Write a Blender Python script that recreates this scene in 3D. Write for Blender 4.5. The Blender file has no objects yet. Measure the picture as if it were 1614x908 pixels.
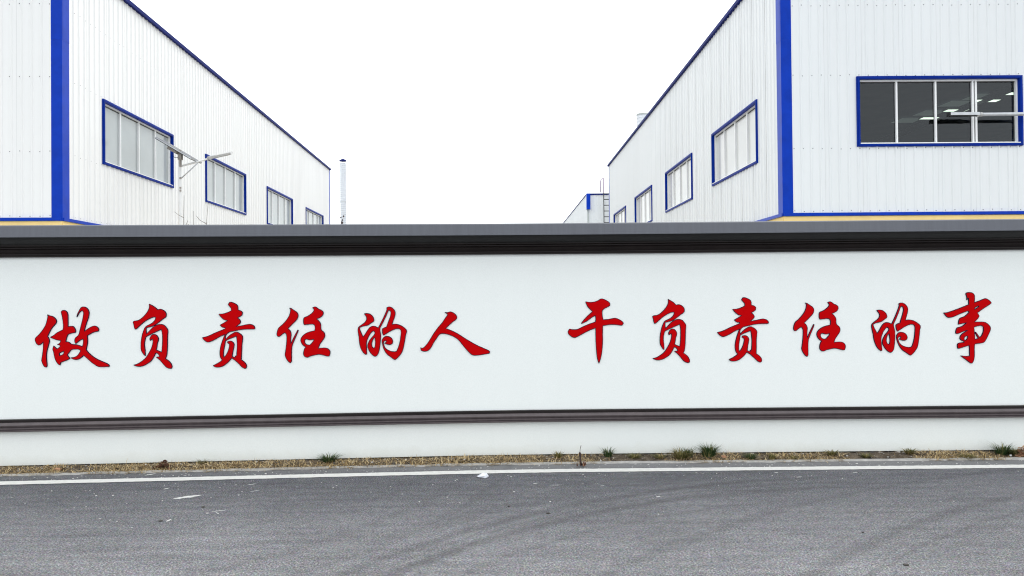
import bpy, bmesh, math, random
from mathutils import Vector, Matrix, noise

random.seed(7)
SC = bpy.context.scene
COL = SC.collection
R = math.radians

# ------------------------------------------------------------------ camera
EYE = 1.6
FPX = 1076.0                      # focal length in photograph pixels (1614 wide)
PITCH = math.atan(10.0 / FPX)
ROLL = 0.0093
cam_data = bpy.data.cameras.new("camera")
cam_data.sensor_width = 36.0
cam_data.lens = 36.0 * FPX / 1614.0
cam_data.clip_start = 0.05
cam_data.clip_end = 4000
cam = bpy.data.objects.new("camera", cam_data)
COL.objects.link(cam)
cam.matrix_world = (Matrix.Translation((0, 0, EYE)) @ Matrix.Rotation(math.pi / 2 + PITCH, 4, 'X')
                    @ Matrix.Rotation(-ROLL, 4, 'Z'))
SC.camera = cam

# ------------------------------------------------------------------ light: bright overcast
SUN_EL, SUN_AZ = R(50), R(32)     # azimuth clockwise from +Y: soft sun beyond the wall, to the right
world = bpy.data.worlds.new("World")
SC.world = world
world.use_nodes = True
wn, wl = world.node_tree.nodes, world.node_tree.links
wn.clear()
wo = wn.new("ShaderNodeOutputWorld")
bg = wn.new("ShaderNodeBackground")
bg.inputs["Strength"].default_value = 0.1
sky = wn.new("ShaderNodeTexSky")
sky.sky_type = 'NISHITA'
sky.sun_disc = False
sky.sun_elevation = SUN_EL
sky.sun_rotation = SUN_AZ
mixw = wn.new("ShaderNodeMix")
mixw.data_type = 'RGBA'
mixw.inputs["Factor"].default_value = 0.9          # a closed white cloud deck
wl.new(sky.outputs[0], mixw.inputs["A"])
mixw.inputs["B"].default_value = (17.4, 18.0, 18.3, 1)
wl.new(mixw.outputs["Result"], bg.inputs["Color"])
wl.new(bg.outputs[0], wo.inputs["Surface"])

sun_d = bpy.data.lights.new("sun", 'SUN')
sun_d.energy = 1.2
sun_d.angle = R(35)
sun_d.color = (1.0, 0.97, 0.93)
sun = bpy.data.objects.new("sun", sun_d)
COL.objects.link(sun)
to_sun = Vector((math.sin(SUN_AZ) * math.cos(SUN_EL), math.cos(SUN_AZ) * math.cos(SUN_EL), math.sin(SUN_EL)))
sun.rotation_euler = to_sun.to_track_quat('Z', 'Y').to_euler()

SC.view_settings.view_transform = 'Standard'
SC.view_settings.look = 'None'
SC.view_settings.exposure = 0.0
SC.view_settings.gamma = 1.0
SC.cycles.filter_width = 1.1

# ------------------------------------------------------------------ materials
def new_mat(name):
    m = bpy.data.materials.new(name)
    m.use_nodes = True
    nt = m.node_tree
    return m, nt.nodes, nt.links, nt.nodes["Principled BSDF"]

def N(nodes, kind, **kw):
    n = nodes.new(kind)
    for k, v in kw.items():
        setattr(n, k, v)
    return n

def noise_tex(nodes, links, coord, scale, detail=4, rough=0.55, stretch=None):
    src = coord
    if stretch:
        mp = nodes.new("ShaderNodeMapping")
        mp.inputs["Scale"].default_value = stretch
        links.new(coord, mp.inputs["Vector"])
        src = mp.outputs[0]
    t = nodes.new("ShaderNodeTexNoise")
    t.inputs["Scale"].default_value = scale
    t.inputs["Detail"].default_value = detail
    t.inputs["Roughness"].default_value = rough
    links.new(src, t.inputs["Vector"])
    return t.outputs["Fac"]

def ramp(nodes, links, fac, stops):
    r = nodes.new("ShaderNodeValToRGB")
    el = r.color_ramp.elements
    while len(el) < len(stops):
        el.new(0.5)
    for e, (p, c) in zip(el, stops):
        e.position = p
        e.color = (*c, 1) if len(c) == 3 else c
    links.new(fac, r.inputs["Fac"])
    return r.outputs["Color"]

def coords(nodes, world_space=True):
    if world_space:
        return nodes.new("ShaderNodeNewGeometry").outputs["Position"]
    return nodes.new("ShaderNodeTexCoord").outputs["Object"]

def mixc(nodes, links, fac, a, b, mode='MIX'):
    m = nodes.new("ShaderNodeMix")
    m.data_type = 'RGBA'
    m.blend_type = mode
    for sock, v in (("Factor", fac), ("A", a), ("B", b)):
        if isinstance(v, (int, float)):
            m.inputs[sock].default_value = v
        elif isinstance(v, tuple):
            m.inputs[sock].default_value = (*v, 1) if len(v) == 3 else v
        else:
            links.new(v, m.inputs[sock])
    return m.outputs["Result"]

def math_n(nodes, links, op, a, b=None, clamp=False):
    m = nodes.new("ShaderNodeMath")
    m.operation = op
    m.use_clamp = clamp
    for i, v in enumerate((a, b)):
        if v is None:
            continue
        if isinstance(v, (int, float)):
            m.inputs[i].default_value = v
        else:
            links.new(v, m.inputs[i])
    return m.outputs[0]

def varied(name, c, var=0.08, scale=3.0, rough=0.5, bump=0.0, bscale=200, spec=0.5, metal=0.0, stretch=None):
    m, n, l, p = new_mat(name)
    co = coords(n)
    f = noise_tex(n, l, co, scale, 5, 0.6, stretch)
    lo = tuple(max(0, x * (1 - var)) for x in c)
    hi = tuple(min(1, x * (1 + var)) for x in c)
    l.new(ramp(n, l, f, [(0.3, lo), (0.7, hi)]), p.inputs["Base Color"])
    p.inputs["Roughness"].default_value = rough
    p.inputs["Specular IOR Level"].default_value = spec
    p.inputs["Metallic"].default_value = metal
    if bump:
        b = n.new("ShaderNodeBump")
        b.inputs["Strength"].default_value = bump
        b.inputs["Distance"].default_value = 0.004
        l.new(noise_tex(n, l, co, bscale, 4, 0.6), b.inputs["Height"])
        l.new(b.outputs[0], p.inputs["Normal"])
    return m

def mat_plaster():
    m, n, l, p = new_mat("white_plaster")
    co = coords(n)
    big = noise_tex(n, l, co, 0.9, 5, 0.6)
    fine = noise_tex(n, l, co, 90, 3, 0.6)
    streak = noise_tex(n, l, co, 3.0, 4, 0.6, (3.0, 1.0, 0.25))
    c = ramp(n, l, big, [(0.25, (0.885, 0.92, 0.908)), (0.75, (0.90, 0.935, 0.925))])
    c = mixc(n, l, 0.5, c, ramp(n, l, fine, [(0.3, (0.90, 0.90, 0.90)), (0.7, (1, 1, 1))]), 'MULTIPLY')
    c = mixc(n, l, 0.15, c, ramp(n, l, streak, [(0.3, (0.95, 0.955, 0.95)), (0.6, (1, 1, 1))]), 'MULTIPLY')
    # splash dirt just above the ground
    sep = n.new("ShaderNodeSeparateXYZ")
    l.new(co, sep.inputs[0])
    h = math_n(n, l, 'ADD', sep.outputs["Z"], math_n(n, l, 'MULTIPLY', noise_tex(n, l, co, 7, 5, 0.7), 0.16))
    c = mixc(n, l, 1.0, c, ramp(n, l, h, [(0.07, (0.90, 0.885, 0.85)), (0.2, (1, 1, 1))]), 'MULTIPLY')
    l.new(c, p.inputs["Base Color"])
    p.inputs["Roughness"].default_value = 0.75
    p.inputs["Specular IOR Level"].default_value = 0.25
    b = n.new("ShaderNodeBump")
    b.inputs["Strength"].default_value = 0.25
    b.inputs["Distance"].default_value = 0.003
    l.new(noise_tex(n, l, co, 120, 4, 0.6), b.inputs["Height"])
    l.new(b.outputs[0], p.inputs["Normal"])
    return m

TYRE_ARCS = [  # centre x, centre y, radius, half width, strength (curving tyre marks, metres)
    (3.08, 0.71, 5.18, 0.07, 0.50), (2.89, 0.87, 4.73, 0.07, 0.58),
    (3.0, 0.78, 4.97, 0.03, 0.3), (2.95, 0.8, 4.52, 0.04, 0.26),
    (6.97, -1.9, 7.83, 0.07, 0.42), (7.0, -1.9, 7.62, 0.03, 0.3), (-4.1, 6.9, 4.1, 0.05, 0.26), (6.6, -2.4, 8.75, 0.06, 0.3), (-3.88, 6.88, 3.56, 0.08, 0.2),
    (3.1, 0.5, 5.62, 0.12, 0.2), (7.4, -2.2, 7.55, 0.10, 0.22)]

def mat_asphalt():
    m, n, l, p = new_mat("asphalt")
    co = coords(n)
    sep = n.new("ShaderNodeSeparateXYZ")
    l.new(co, sep.inputs[0])
    big = noise_tex(n, l, co, 0.8, 5, 0.6)
    mid = noise_tex(n, l, co, 14, 4, 0.65)
    grain = noise_tex(n, l, co, 78, 2, 0.8)
    grain2 = noise_tex(n, l, co, 130, 2, 0.75)
    streak = noise_tex(n, l, co, 5.0, 4, 0.6, (0.25, 2.4, 1.0))
    c = ramp(n, l, big, [(0.3, (0.116, 0.117, 0.125)), (0.7, (0.149, 0.150, 0.160))])
    c = mixc(n, l, 1.0, c, ramp(n, l, mid, [(0.3, (0.82, 0.82, 0.83)), (0.7, (1.16, 1.16, 1.15))]), 'MULTIPLY')
    c = mixc(n, l, 1.0, c, ramp(n, l, streak, [(0.35, (0.84, 0.84, 0.85)), (0.65, (1.09, 1.09, 1.09))]), 'MULTIPLY')
    c = mixc(n, l, 1.0, c, ramp(n, l, grain, [(0.32, (0.40, 0.40, 0.42)), (0.5, (1, 1, 1)), (0.68, (1.9, 1.88, 1.83))]), 'MULTIPLY')
    c = mixc(n, l, 1.0, c, ramp(n, l, grain2, [(0.34, (0.5, 0.5, 0.52)), (0.66, (1.6, 1.6, 1.57))]), 'MULTIPLY')
    # tinted aggregate
    tint = n.new("ShaderNodeTexVoronoi")
    tint.inputs["Scale"].default_value = 85
    l.new(co, tint.inputs["Vector"])
    c = mixc(n, l, 0.14, c, tint.outputs["Color"], 'SOFT_LIGHT')
    # the traffic side of the road is paler than the band beside the line
    yy = math_n(n, l, 'ADD', sep.outputs["Y"], math_n(n, l, 'MULTIPLY', noise_tex(n, l, co, 1.3, 5, 0.65, (0.35, 1, 1)), 1.5))
    c = mixc(n, l, 1.0, c, ramp(n, l, math_n(n, l, 'MULTIPLY', yy, 0.1), [(0.45, (1.34, 1.33, 1.31)), (0.66, (0.86, 0.86, 0.88))]), 'MULTIPLY')
    # grey dust and paler strip outside the line, next to the verge
    ydust = math_n(n, l, 'ADD', math_n(n, l, 'MULTIPLY', noise_tex(n, l, co, 9, 5, 0.7), 0.25), sep.outputs["Y"])
    c = mixc(n, l, math_n(n, l, 'MULTIPLY', ramp(n, l, math_n(n, l, 'MULTIPLY', math_n(n, l, 'SUBTRACT', ydust, 6.0), 1.4), [(0.25, (0, 0, 0)), (0.7, (1, 1, 1))]), 0.75), c, (0.235, 0.235, 0.235))
    # tyre marks
    wob = math_n(n, l, 'MULTIPLY', math_n(n, l, 'SUBTRACT', noise_tex(n, l, co, 1.7, 3, 0.5), 0.5), 0.10)
    brk = ramp(n, l, noise_tex(n, l, co, 3.2, 5, 0.7), [(0.32, (0.25, 0.25, 0.25)), (0.62, (1, 1, 1))])
    tot = None
    for (cx, cy, rad, hw, st) in TYRE_ARCS:
        dx = math_n(n, l, 'SUBTRACT', sep.outputs["X"], cx)
        dy = math_n(n, l, 'SUBTRACT', sep.outputs["Y"], cy)
        d = math_n(n, l, 'SQRT', math_n(n, l, 'ADD', math_n(n, l, 'MULTIPLY', dx, dx), math_n(n, l, 'MULTIPLY', dy, dy)))
        d = math_n(n, l, 'ABSOLUTE', math_n(n, l, 'ADD', math_n(n, l, 'SUBTRACT', d, rad), wob))
        k = math_n(n, l, 'SUBTRACT', 1.0, math_n(n, l, 'DIVIDE', d, hw), True)
        k = math_n(n, l, 'MULTIPLY', math_n(n, l, 'POWER', k, 0.7), st)
        if cx > 2 and cx < 5:       # these two cars straighten out and their marks fade
            k = math_n(n, l, 'MULTIPLY', k, math_n(n, l, 'SUBTRACT', 1.0, math_n(n, l, 'MULTIPLY', math_n(n, l, 'SUBTRACT', sep.outputs["X"], 2.0), 0.55, True), True))
        tot = k if tot is None else math_n(n, l, 'MAXIMUM', tot, k)
    tot = math_n(n, l, 'MULTIPLY', tot, brk)
    c = mixc(n, l, tot, c, (0.045, 0.044, 0.046))
    l.new(c, p.inputs["Base Color"])
    p.inputs["Roughness"].default_value = 0.9
    p.inputs["Specular IOR Level"].default_value = 0.2
    b = n.new("ShaderNodeBump")
    b.inputs["Strength"].default_value = 0.7
    b.inputs["Distance"].default_value = 0.006
    l.new(grain, b.inputs["Height"])
    l.new(b.outputs[0], p.inputs["Normal"])
    return m

def mat_line():
    m, n, l, p = new_mat("road_paint")
    co = coords(n)
    w = noise_tex(n, l, co, 26, 6, 0.75)
    c = ramp(n, l, w, [(0.27, (0.30, 0.29, 0.28)), (0.38, (0.66, 0.65, 0.62)), (0.7, (0.78, 0.77, 0.74))])
    l.new(c, p.inputs["Base Color"])
    p.inputs["Roughness"].default_value = 0.8
    return m

def mat_soil():
    m, n, l, p = new_mat("dry_soil")
    co = coords(n)
    a = noise_tex(n, l, co, 10, 6, 0.7)
    b = noise_tex(n, l, co, 70, 4, 0.75)
    c = ramp(n, l, a, [(0.3, (0.035, 0.027, 0.02)), (0.5, (0.125, 0.10, 0.075)), (0.7, (0.23, 0.195, 0.15))])
    c = mixc(n, l, 1.0, c, ramp(n, l, b, [(0.3, (0.45, 0.44, 0.42)), (0.7, (1.5, 1.45, 1.4))]), 'MULTIPLY')
    l.new(c, p.inputs["Base Color"])
    p.inputs["Roughness"].default_value = 0.95
    p.inputs["Specular IOR Level"].default_value = 0.1
    bm_ = n.new("ShaderNodeBump")
    bm_.inputs["Strength"].default_value = 1.0
    bm_.inputs["Distance"].default_value = 0.01
    l.new(b, bm_.inputs["Height"])
    l.new(bm_.outputs[0], p.inputs["Normal"])
    return m

def mat_cladding(name, c):
    m, n, l, p = new_mat(name)
    co = coords(n)
    ob = n.new("ShaderNodeObjectInfo")
    f = noise_tex(n, l, co, 2.2, 5, 0.65, (1.5, 1.5, 0.3))
    lo = tuple(x * 0.982 for x in c)
    col = ramp(n, l, f, [(0.3, lo), (0.7, c)])
    # sheets differ a touch from one another
    v = math_n(n, l, 'ADD', math_n(n, l, 'MULTIPLY', ob.outputs["Random"], 0.025), 0.975)
    comb = n.new("ShaderNodeCombineColor")
    for k in ("Red", "Green", "Blue"):
        l.new(v, comb.inputs[k])
    col = mixc(n, l, 1.0, col, comb.outputs[0], 'MULTIPLY')
    l.new(col, p.inputs["Base Color"])
    p.inputs["Roughness"].default_value = 0.42
    p.inputs["Specular IOR Level"].default_value = 0.4
    return m

def mat_clear_glass():
    m, n, l, p = new_mat("window_glass")
    out = [x for x in n if x.type == 'OUTPUT_MATERIAL'][0]
    n.remove(p)
    tr = n.new("ShaderNodeBsdfTransparent")
    tr.inputs["Color"].default_value = (0.70, 0.76, 0.77, 1)
    gl = n.new("ShaderNodeBsdfGlossy")
    gl.inputs["Roughness"].default_value = 0.01
    gl.inputs["Color"].default_value = (0.9, 0.95, 1.0, 1)
    fr = n.new("ShaderNodeFresnel")
    fr.inputs["IOR"].default_value = 1.52
    mx = n.new("ShaderNodeMixShader")
    l.new(fr.outputs[0], mx.inputs[0])
    l.new(tr.outputs[0], mx.inputs[1])
    l.new(gl.outputs[0], mx.inputs[2])
    l.new(mx.outputs[0], out.inputs["Surface"])
    return m

def mat_frosted(name, c):
    m, n, l, p = new_mat(name)
    co = coords(n)
    f = noise_tex(n, l, co, 1.6, 4, 0.6)
    l.new(ramp(n, l, f, [(0.3, tuple(x * 0.93 for x in c)), (0.7, c)]), p.inputs["Base Color"])
    p.inputs["Roughness"].default_value = 0.12
    p.inputs["IOR"].default_value = 1.5
    return m

def mat_emit(name, c, s):
    m, n, l, p = new_mat(name)
    p.inputs["Base Color"].default_value = (0.8, 0.8, 0.8, 1)
    p.inputs["Emission Color"].default_value = (*c, 1)
    p.inputs["Emission Strength"].default_value = s
    return m

def mat_blades(name, stops, trans=True):
    m, n, l, p = new_mat(name)
    g = n.new("ShaderNodeNewGeometry")
    l.new(ramp(n, l, g.outputs["Random Per Island"], stops), p.inputs["Base Color"])
    p.inputs["Roughness"].default_value = 0.7
    p.inputs["Specular IOR Level"].default_value = 0.2
    return m

M = {
    'plaster': mat_plaster(),
    'asphalt': mat_asphalt(),
    'line': mat_line(),
    'soil': mat_soil(),
    'ground': varied("yard_concrete", (0.30, 0.29, 0.27), 0.2, 1.2, 0.9),
    'kerb': varied("edging_concrete", (0.40, 0.39, 0.37), 0.25, 14, 0.9, 0.5, 90),
    'clad_l': mat_cladding("pale_steel_cladding", (0.845, 0.85, 0.853)),
    'clad_r': mat_cladding("pale_steel_cladding_grey", (0.775, 0.80, 0.82)),
    'blue': varied("blue_trim", (0.001, 0.038, 0.42), 0.12, 4, 0.32, spec=0.08),
    'frame_blue': varied("shaded_blue_window_trim", (0.001, 0.024, 0.26), 0.12, 4, 0.4, spec=0.06),  # darker copy of the blue: shade on the undersides put into the colour
    'navy': varied("navy_eave", (0.002, 0.010, 0.13), 0.2, 4, 0.5, spec=0.06),  # eave blue darkened: shade below the overhang is in the colour
    'dark': varied("dark_void", (0.03, 0.03, 0.032), 0.2, 4, 0.9),
    'yellow': varied("yellow_render", (0.86, 0.64, 0.27), 0.08, 2, 0.8),
    'white_frame': varied("white_upvc", (0.82, 0.83, 0.84), 0.03, 3, 0.35),
    'glass': mat_clear_glass(),
    'frost_l': mat_frosted("pale_blinded_glass", (0.40, 0.435, 0.445)),
    'frost_r': mat_frosted("pale_glass_wall_reflection", (0.64, 0.655, 0.655)),  # paler copy: reflection of the bright wall opposite is in the colour
    'coping': varied("grey_coping", (0.118, 0.125, 0.148), 0.07, 6, 0.6, 0.2, 60, stretch=(6, 1, 0.4)),
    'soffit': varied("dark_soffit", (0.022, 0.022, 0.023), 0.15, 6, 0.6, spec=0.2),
    'cornice': varied("brown_moulding_darkened", (0.016, 0.012, 0.012), 0.2, 6, 0.5, spec=0.2),  # dado brown darkened: shade under the coping is in the colour
    'dado': varied("brown_moulding", (0.098, 0.080, 0.084), 0.14, 8, 0.5, 0.15, 60, stretch=(2, 1, 1)),
    'red': varied("red_lettering", (0.52, 0.0004, 0.002), 0.05, 8, 0.6, spec=0.03),
    'ink': varied("navy_letter_edge", (0.010, 0.003, 0.022), 0.2, 8, 0.5, spec=0.1),
    'screw': varied("screw_head", (0.10, 0.11, 0.13), 0.2, 4, 0.5),
    'galv': varied("galvanised_steel", (0.55, 0.57, 0.60), 0.12, 6, 0.45, metal=0.35),
    'pole': varied("white_painted_pole", (0.80, 0.81, 0.82), 0.04, 4, 0.45),
    'panel': varied("solar_cells", (0.03, 0.035, 0.06), 0.2, 10, 0.25),
    'tan': varied("weathered_bracket", (0.40, 0.37, 0.34), 0.25, 20, 0.6),
    'grey_metal': varied("grey_lamp_housing", (0.52, 0.52, 0.52), 0.15, 10, 0.45, metal=0.3),
    'black': varied("black_plastic", (0.02, 0.02, 0.022), 0.2, 10, 0.5),
    'mauve': varied("mauve_handrail", (0.33, 0.22, 0.36), 0.15, 10, 0.5),
    'pipe': varied("grey_downpipe", (0.40, 0.43, 0.42), 0.1, 4, 0.5),
    'interior': varied("grey_interior", (0.23, 0.25, 0.28), 0.1, 2, 0.9),
    'ceiling_lamp': mat_emit("lit_ceiling_panel", (0.86, 1.0, 0.80), 1.7),
    'ceiling_glow': mat_emit("dim_ceiling_glow", (0.72, 0.88, 0.76), 0.07),  # lamp glow on the ceiling, put in as faint emission
    'straw': mat_blades("straw", [(0.0, (0.09, 0.055, 0.028)), (0.3, (0.32, 0.21, 0.09)), (0.6, (0.56, 0.41, 0.20)), (1.0, (0.78, 0.63, 0.38))]),
    'green': mat_blades("green_blades", [(0.0, (0.016, 0.042, 0.014)), (0.5, (0.042, 0.085, 0.028)), (0.85, (0.11, 0.14, 0.05)), (1.0, (0.30, 0.25, 0.11))]),
    'olive': mat_blades("olive_blades", [(0.0, (0.06, 0.07, 0.02)), (0.5, (0.14, 0.13, 0.04)), (1.0, (0.34, 0.27, 0.12))]),
    'rock': mat_blades("gravel", [(0.0, (0.03, 0.027, 0.024)), (0.6, (0.15, 0.13, 0.11)), (0.92, (0.36, 0.33, 0.30)), (1.0, (0.68, 0.66, 0.63))]),
    'grit': mat_blades("pale_grit", [(0.0, (0.30, 0.29, 0.28)), (0.6, (0.50, 0.49, 0.47)), (1.0, (0.75, 0.74, 0.71))]),
    'splash': varied("pale_paint_splash", (0.62, 0.62, 0.60), 0.25, 30, 0.85),
    'bag': varied("white_plastic_film", (0.80, 0.82, 0.88), 0.05, 20, 0.3),
    'brick': varied("orange_brick", (0.50, 0.27, 0.16), 0.25, 40, 0.9, 0.6, 120),
    'leaf': mat_blades("dead_leaves", [(0.0, (0.06, 0.025, 0.018)), (0.6, (0.15, 0.06, 0.04)), (1.0, (0.26, 0.14, 0.08))]),
    'clay': mat_blades("russet_leaves", [(0.0, (0.14, 0.06, 0.03)), (0.6, (0.28, 0.14, 0.08)), (1.0, (0.42, 0.26, 0.15))]),
    'stalk': varied("dead_stalk", (0.045, 0.028, 0.026), 0.3, 60, 0.9),
    'twig': varied("bare_twig", (0.22, 0.20, 0.19), 0.2, 30, 0.8),
    'pebble_dark': varied("dark_pebble", (0.06, 0.055, 0.05), 0.3, 60, 0.9),
    'roof': varied("roof_sheet", (0.45, 0.47, 0.5), 0.1, 2, 0.5),
}

sh = M['blue'].node_tree.nodes["Principled BSDF"]      # sheen stands in for reflected sky: paler at a glancing angle
sh.inputs["Sheen Weight"].default_value = 0.45
sh.inputs["Sheen Roughness"].default_value = 0.35
sh.inputs["Sheen Tint"].default_value = (0.75, 0.85, 1.0, 1)

# ------------------------------------------------------------------ object helpers
def link(name, data, parent=None, loc=None):
    o = bpy.data.objects.new(name, data)
    COL.objects.link(o)
    if parent is not None:
        o.parent = parent
    if loc is not None:
        o.location = loc
    return o

def tag(o, label=None, cat=None, group=None, kind=None):
    if label: o["label"] = label
    if cat: o["category"] = cat
    if group: o["group"] = group
    if kind: o["kind"] = kind
    return o

def empty(name, label, cat, loc=(0, 0, 0), rz=0.0, group=None):
    o = link(name, None)
    o.location = loc
    o.rotation_euler = (0, 0, rz)
    o.empty_display_size = 0.2
    return tag(o, label, cat, group)

class MB:
    def __init__(self):
        self.v, self.f = [], []
    def face(self, pts):
        b = len(self.v)
        self.v += [tuple(p) for p in pts]
        self.f.append(tuple(range(b, b + len(pts))))
    def box(self, x0, x1, y0, y1, z0, z1):
        b = len(self.v)
        x0, x1 = min(x0, x1), max(x0, x1)
        y0, y1 = min(y0, y1), max(y0, y1)
        self.v += [(x0, y0, z0), (x1, y0, z0), (x1, y1, z0), (x0, y1, z0), (x0, y0, z1), (x1, y0, z1), (x1, y1, z1), (x0, y1, z1)]
        for q in ((0, 3, 2, 1), (4, 5, 6, 7), (0, 1, 5, 4), (1, 2, 6, 5), (2, 3, 7, 6), (3, 0, 4, 7)):
            self.f.append(tuple(b + i for i in q))
    def obox(self, mat, sx, sy, sz):
        """box of half sizes placed by a matrix"""
        b = len(self.v)
        for z in (-sz, sz):
            for x, y in ((-sx, -sy), (sx, -sy), (sx, sy), (-sx, sy)):
                self.v.append(tuple(mat @ Vector((x, y, z))))
        for q in ((0, 3, 2, 1), (4, 5, 6, 7), (0, 1, 5, 4), (1, 2, 6, 5), (2, 3, 7, 6), (3, 0, 4, 7)):
            self.f.append(tuple(b + i for i in q))
    def tube(self, pts, radii, seg=8, caps=True):
        pts = [Vector(p) for p in pts]
        if not isinstance(radii, (list, tuple)):
            radii = [radii] * len(pts)
        rings = []
        for i, p in enumerate(pts):
            t = (pts[min(i + 1, len(pts) - 1)] - pts[max(i - 1, 0)]).normalized()
            a = t.orthogonal().normalized() if abs(t.z) < 0.9 else t.cross(Vector((0, 1, 0))).normalized()
            bb = t.cross(a)
            k = len(self.v)
            for s in range(seg):
                th = 2 * math.pi * s / seg
                self.v.append(tuple(p + (a * math.cos(th) + bb * math.sin(th)) * radii[i]))
            rings.append(k)
        for k0, k1 in zip(rings, rings[1:]):
            for s in range(seg):
                s2 = (s + 1) % seg
                self.f.append((k0 + s, k0 + s2, k1 + s2, k1 + s))
        if caps:
            self.f.append(tuple(rings[0] + s for s in reversed(range(seg))))
            self.f.append(tuple(rings[-1] + s for s in range(seg)))
    def mesh(self, name, mat, smooth=False, recalc=True):
        me = bpy.data.meshes.new(name)
        me.from_pydata(self.v, [], self.f)
        me.materials.append(mat)
        if recalc:
            bm = bmesh.new()
            bm.from_mesh(me)
            bmesh.ops.recalc_face_normals(bm, faces=bm.faces)
            bm.to_mesh(me)
            bm.free()
        if smooth:
            me.polygons.foreach_set("use_smooth", [True] * len(me.polygons))
        me.update()
        return me
    def build(self, name, mat, parent=None, smooth=False, recalc=True, loc=None):
        return link(name, self.mesh(name, mat, smooth, recalc), parent, loc)

# rays of the calibrated camera, used to read off where things stand in the world
CR, SR = math.cos(ROLL), math.sin(ROLL)
def ray(px, py):
    u, v = (px - 807) / FPX, -(py - 454) / FPX
    a, b = u * CR + v * SR, -u * SR + v * CR
    cp, sp = math.cos(PITCH), math.sin(PITCH)
    return Vector((a, cp - b * sp, sp + b * cp))
def on_ground(px, py, z=0.0):
    d = ray(px, py)
    return Vector((0, 0, EYE)) + d * ((z - EYE) / d.z)

# line of the boundary wall in plan: straight on the right, turning a little towards us left of x=0
WALL_Y = 6.77
def bend(x):
    s = 0.35
    t = -x / s
    sp_ = t if t > 30 else math.log1p(math.exp(t))
    return -0.056 * s * sp_
def wall_y(x):
    return WALL_Y + bend(x)
def on_wall(px, py, off=0.0):
    d = ray(px, py)
    y = WALL_Y
    for _ in range(6):
        p = Vector((0, 0, EYE)) + d * (y / d.y)
        y = wall_y(p.x) - off
    return p
XS = [-15, -9, -6, -4, -3, -2.2, -1.6, -1.2, -0.9, -0.6, -0.3, 0, 0.3, 0.6, 0.9, 1.3, 2, 3, 4.5, 6, 9, 15]

def sweep(profile, closed=True, xs=XS):
    """profile: (offset towards the road, height) pairs swept along the wall line"""
    mb = MB()
    n = len(profile)
    for x in xs:
        for o, z in profile:
            mb.v.append((x, wall_y(x) - o, z))
    for i in range(len(xs) - 1):
        for k in range(n if closed else n - 1):
            k2 = (k + 1) % n
            mb.f.append((i * n + k, i * n + k2, (i + 1) * n + k2, (i + 1) * n + k))
    if closed:
        mb.f.append(tuple(range(n)))
        mb.f.append(tuple((len(xs) - 1) * n + k for k in reversed(range(n))))
    return mb

# ------------------------------------------------------------------ ground, road, verge
g = MB()
g.face([(-1500, -1500, -0.03), (1500, -1500, -0.03), (1500, 1500, -0.03), (-1500, 1500, -0.03)])
tag(g.build("ground", M['ground']), kind='structure')

road = MB()
xs_r = [-60, -30] + XS + [30, 60]
for x in xs_r:
    road.v.append((x, -30, 0.0))
    road.v.append((x, wall_y(x) - 0.33, 0.0))
for i in range(len(xs_r) - 1):
    road.f.append((2 * i, 2 * i + 2, 2 * i + 3, 2 * i + 1))
road_o = tag(road.build("road", M['asphalt']), kind='structure')

line = MB()
random.seed(3)
lx = [-15 + 0.04 * i for i in range(751)]
for x in lx:
    j = 0.006
    line.v.append((x, wall_y(x) - 0.640 + random.uniform(-j, j) * 0.6, 0.004))
    line.v.append((x, wall_y(x) - 0.527 + random.uniform(-j, j) * 0.6, 0.004))
for i in range(len(lx) - 1):
    line.f.append((2 * i, 2 * i + 2, 2 * i + 3, 2 * i + 1))
tag(line.build("road_line", M['line']), kind='structure')

# rough concrete edging between asphalt and verge
ke = MB()
random.seed(5)
kx = [-12 + 0.05 * i for i in range(481)]
for x in kx:
    w = max(0.004, 0.026 + 0.035 * noise.noise(Vector((x * 2.3, 0, 3))) + 0.014 * noise.noise(Vector((x * 11, 0, 3))) + random.uniform(-.006, .006))
    h = 0.014 + 0.006 * noise.noise(Vector((x * 4.1, 5, 3)))
    y1 = wall_y(x) - 0.30
    ke.v += [(x, y1 - w - 0.012, -0.005), (x, y1 - w, h), (x, y1, h), (x, y1, -0.02)]
for i in range(len(kx) - 1):
    for k in range(3):
        ke.f.append((4 * i + k, 4 * i + k + 4, 4 * i + k + 5, 4 * i + k + 1))
tag(ke.build("edging_strip", M['kerb']), kind='structure')

def soil_h(x, t):
    """height of the verge; t = 0 at the edging, 1 at the wall"""
    h = 0.008 + 0.014 * math.sin(min(1, t * 1.1) * math.pi) - 0.006 * t
    h += 0.008 * noise.noise(Vector((x * 2.1, t * 2, 0.3))) + 0.010 * noise.noise(Vector((x * 9, t * 4, 1.3)))
    h += 0.009 * noise.noise(Vector((x * 31, t * 9, 2.3)))
    return max(0.003, h * (0.35 + 0.65 * min(1, t * 4)))
VX0, VX1 = -7.5, 7.5
so = MB()
nx, ny = 760, 13
for i in range(nx + 1):
    x = VX0 + (VX1 - VX0) * i / nx
    for k in range(ny + 1):
        t = k / ny
        so.v.append((x, wall_y(x) - 0.315 + 0.36 * t, soil_h(x, t)))
for i in range(nx):
    for k in range(ny):
        a = i * (ny + 1) + k
        so.f.append((a, a + ny + 1, a + ny + 2, a + 1))
tag(so.build("verge_soil", M['soil'], smooth=True), kind='structure')

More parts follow.
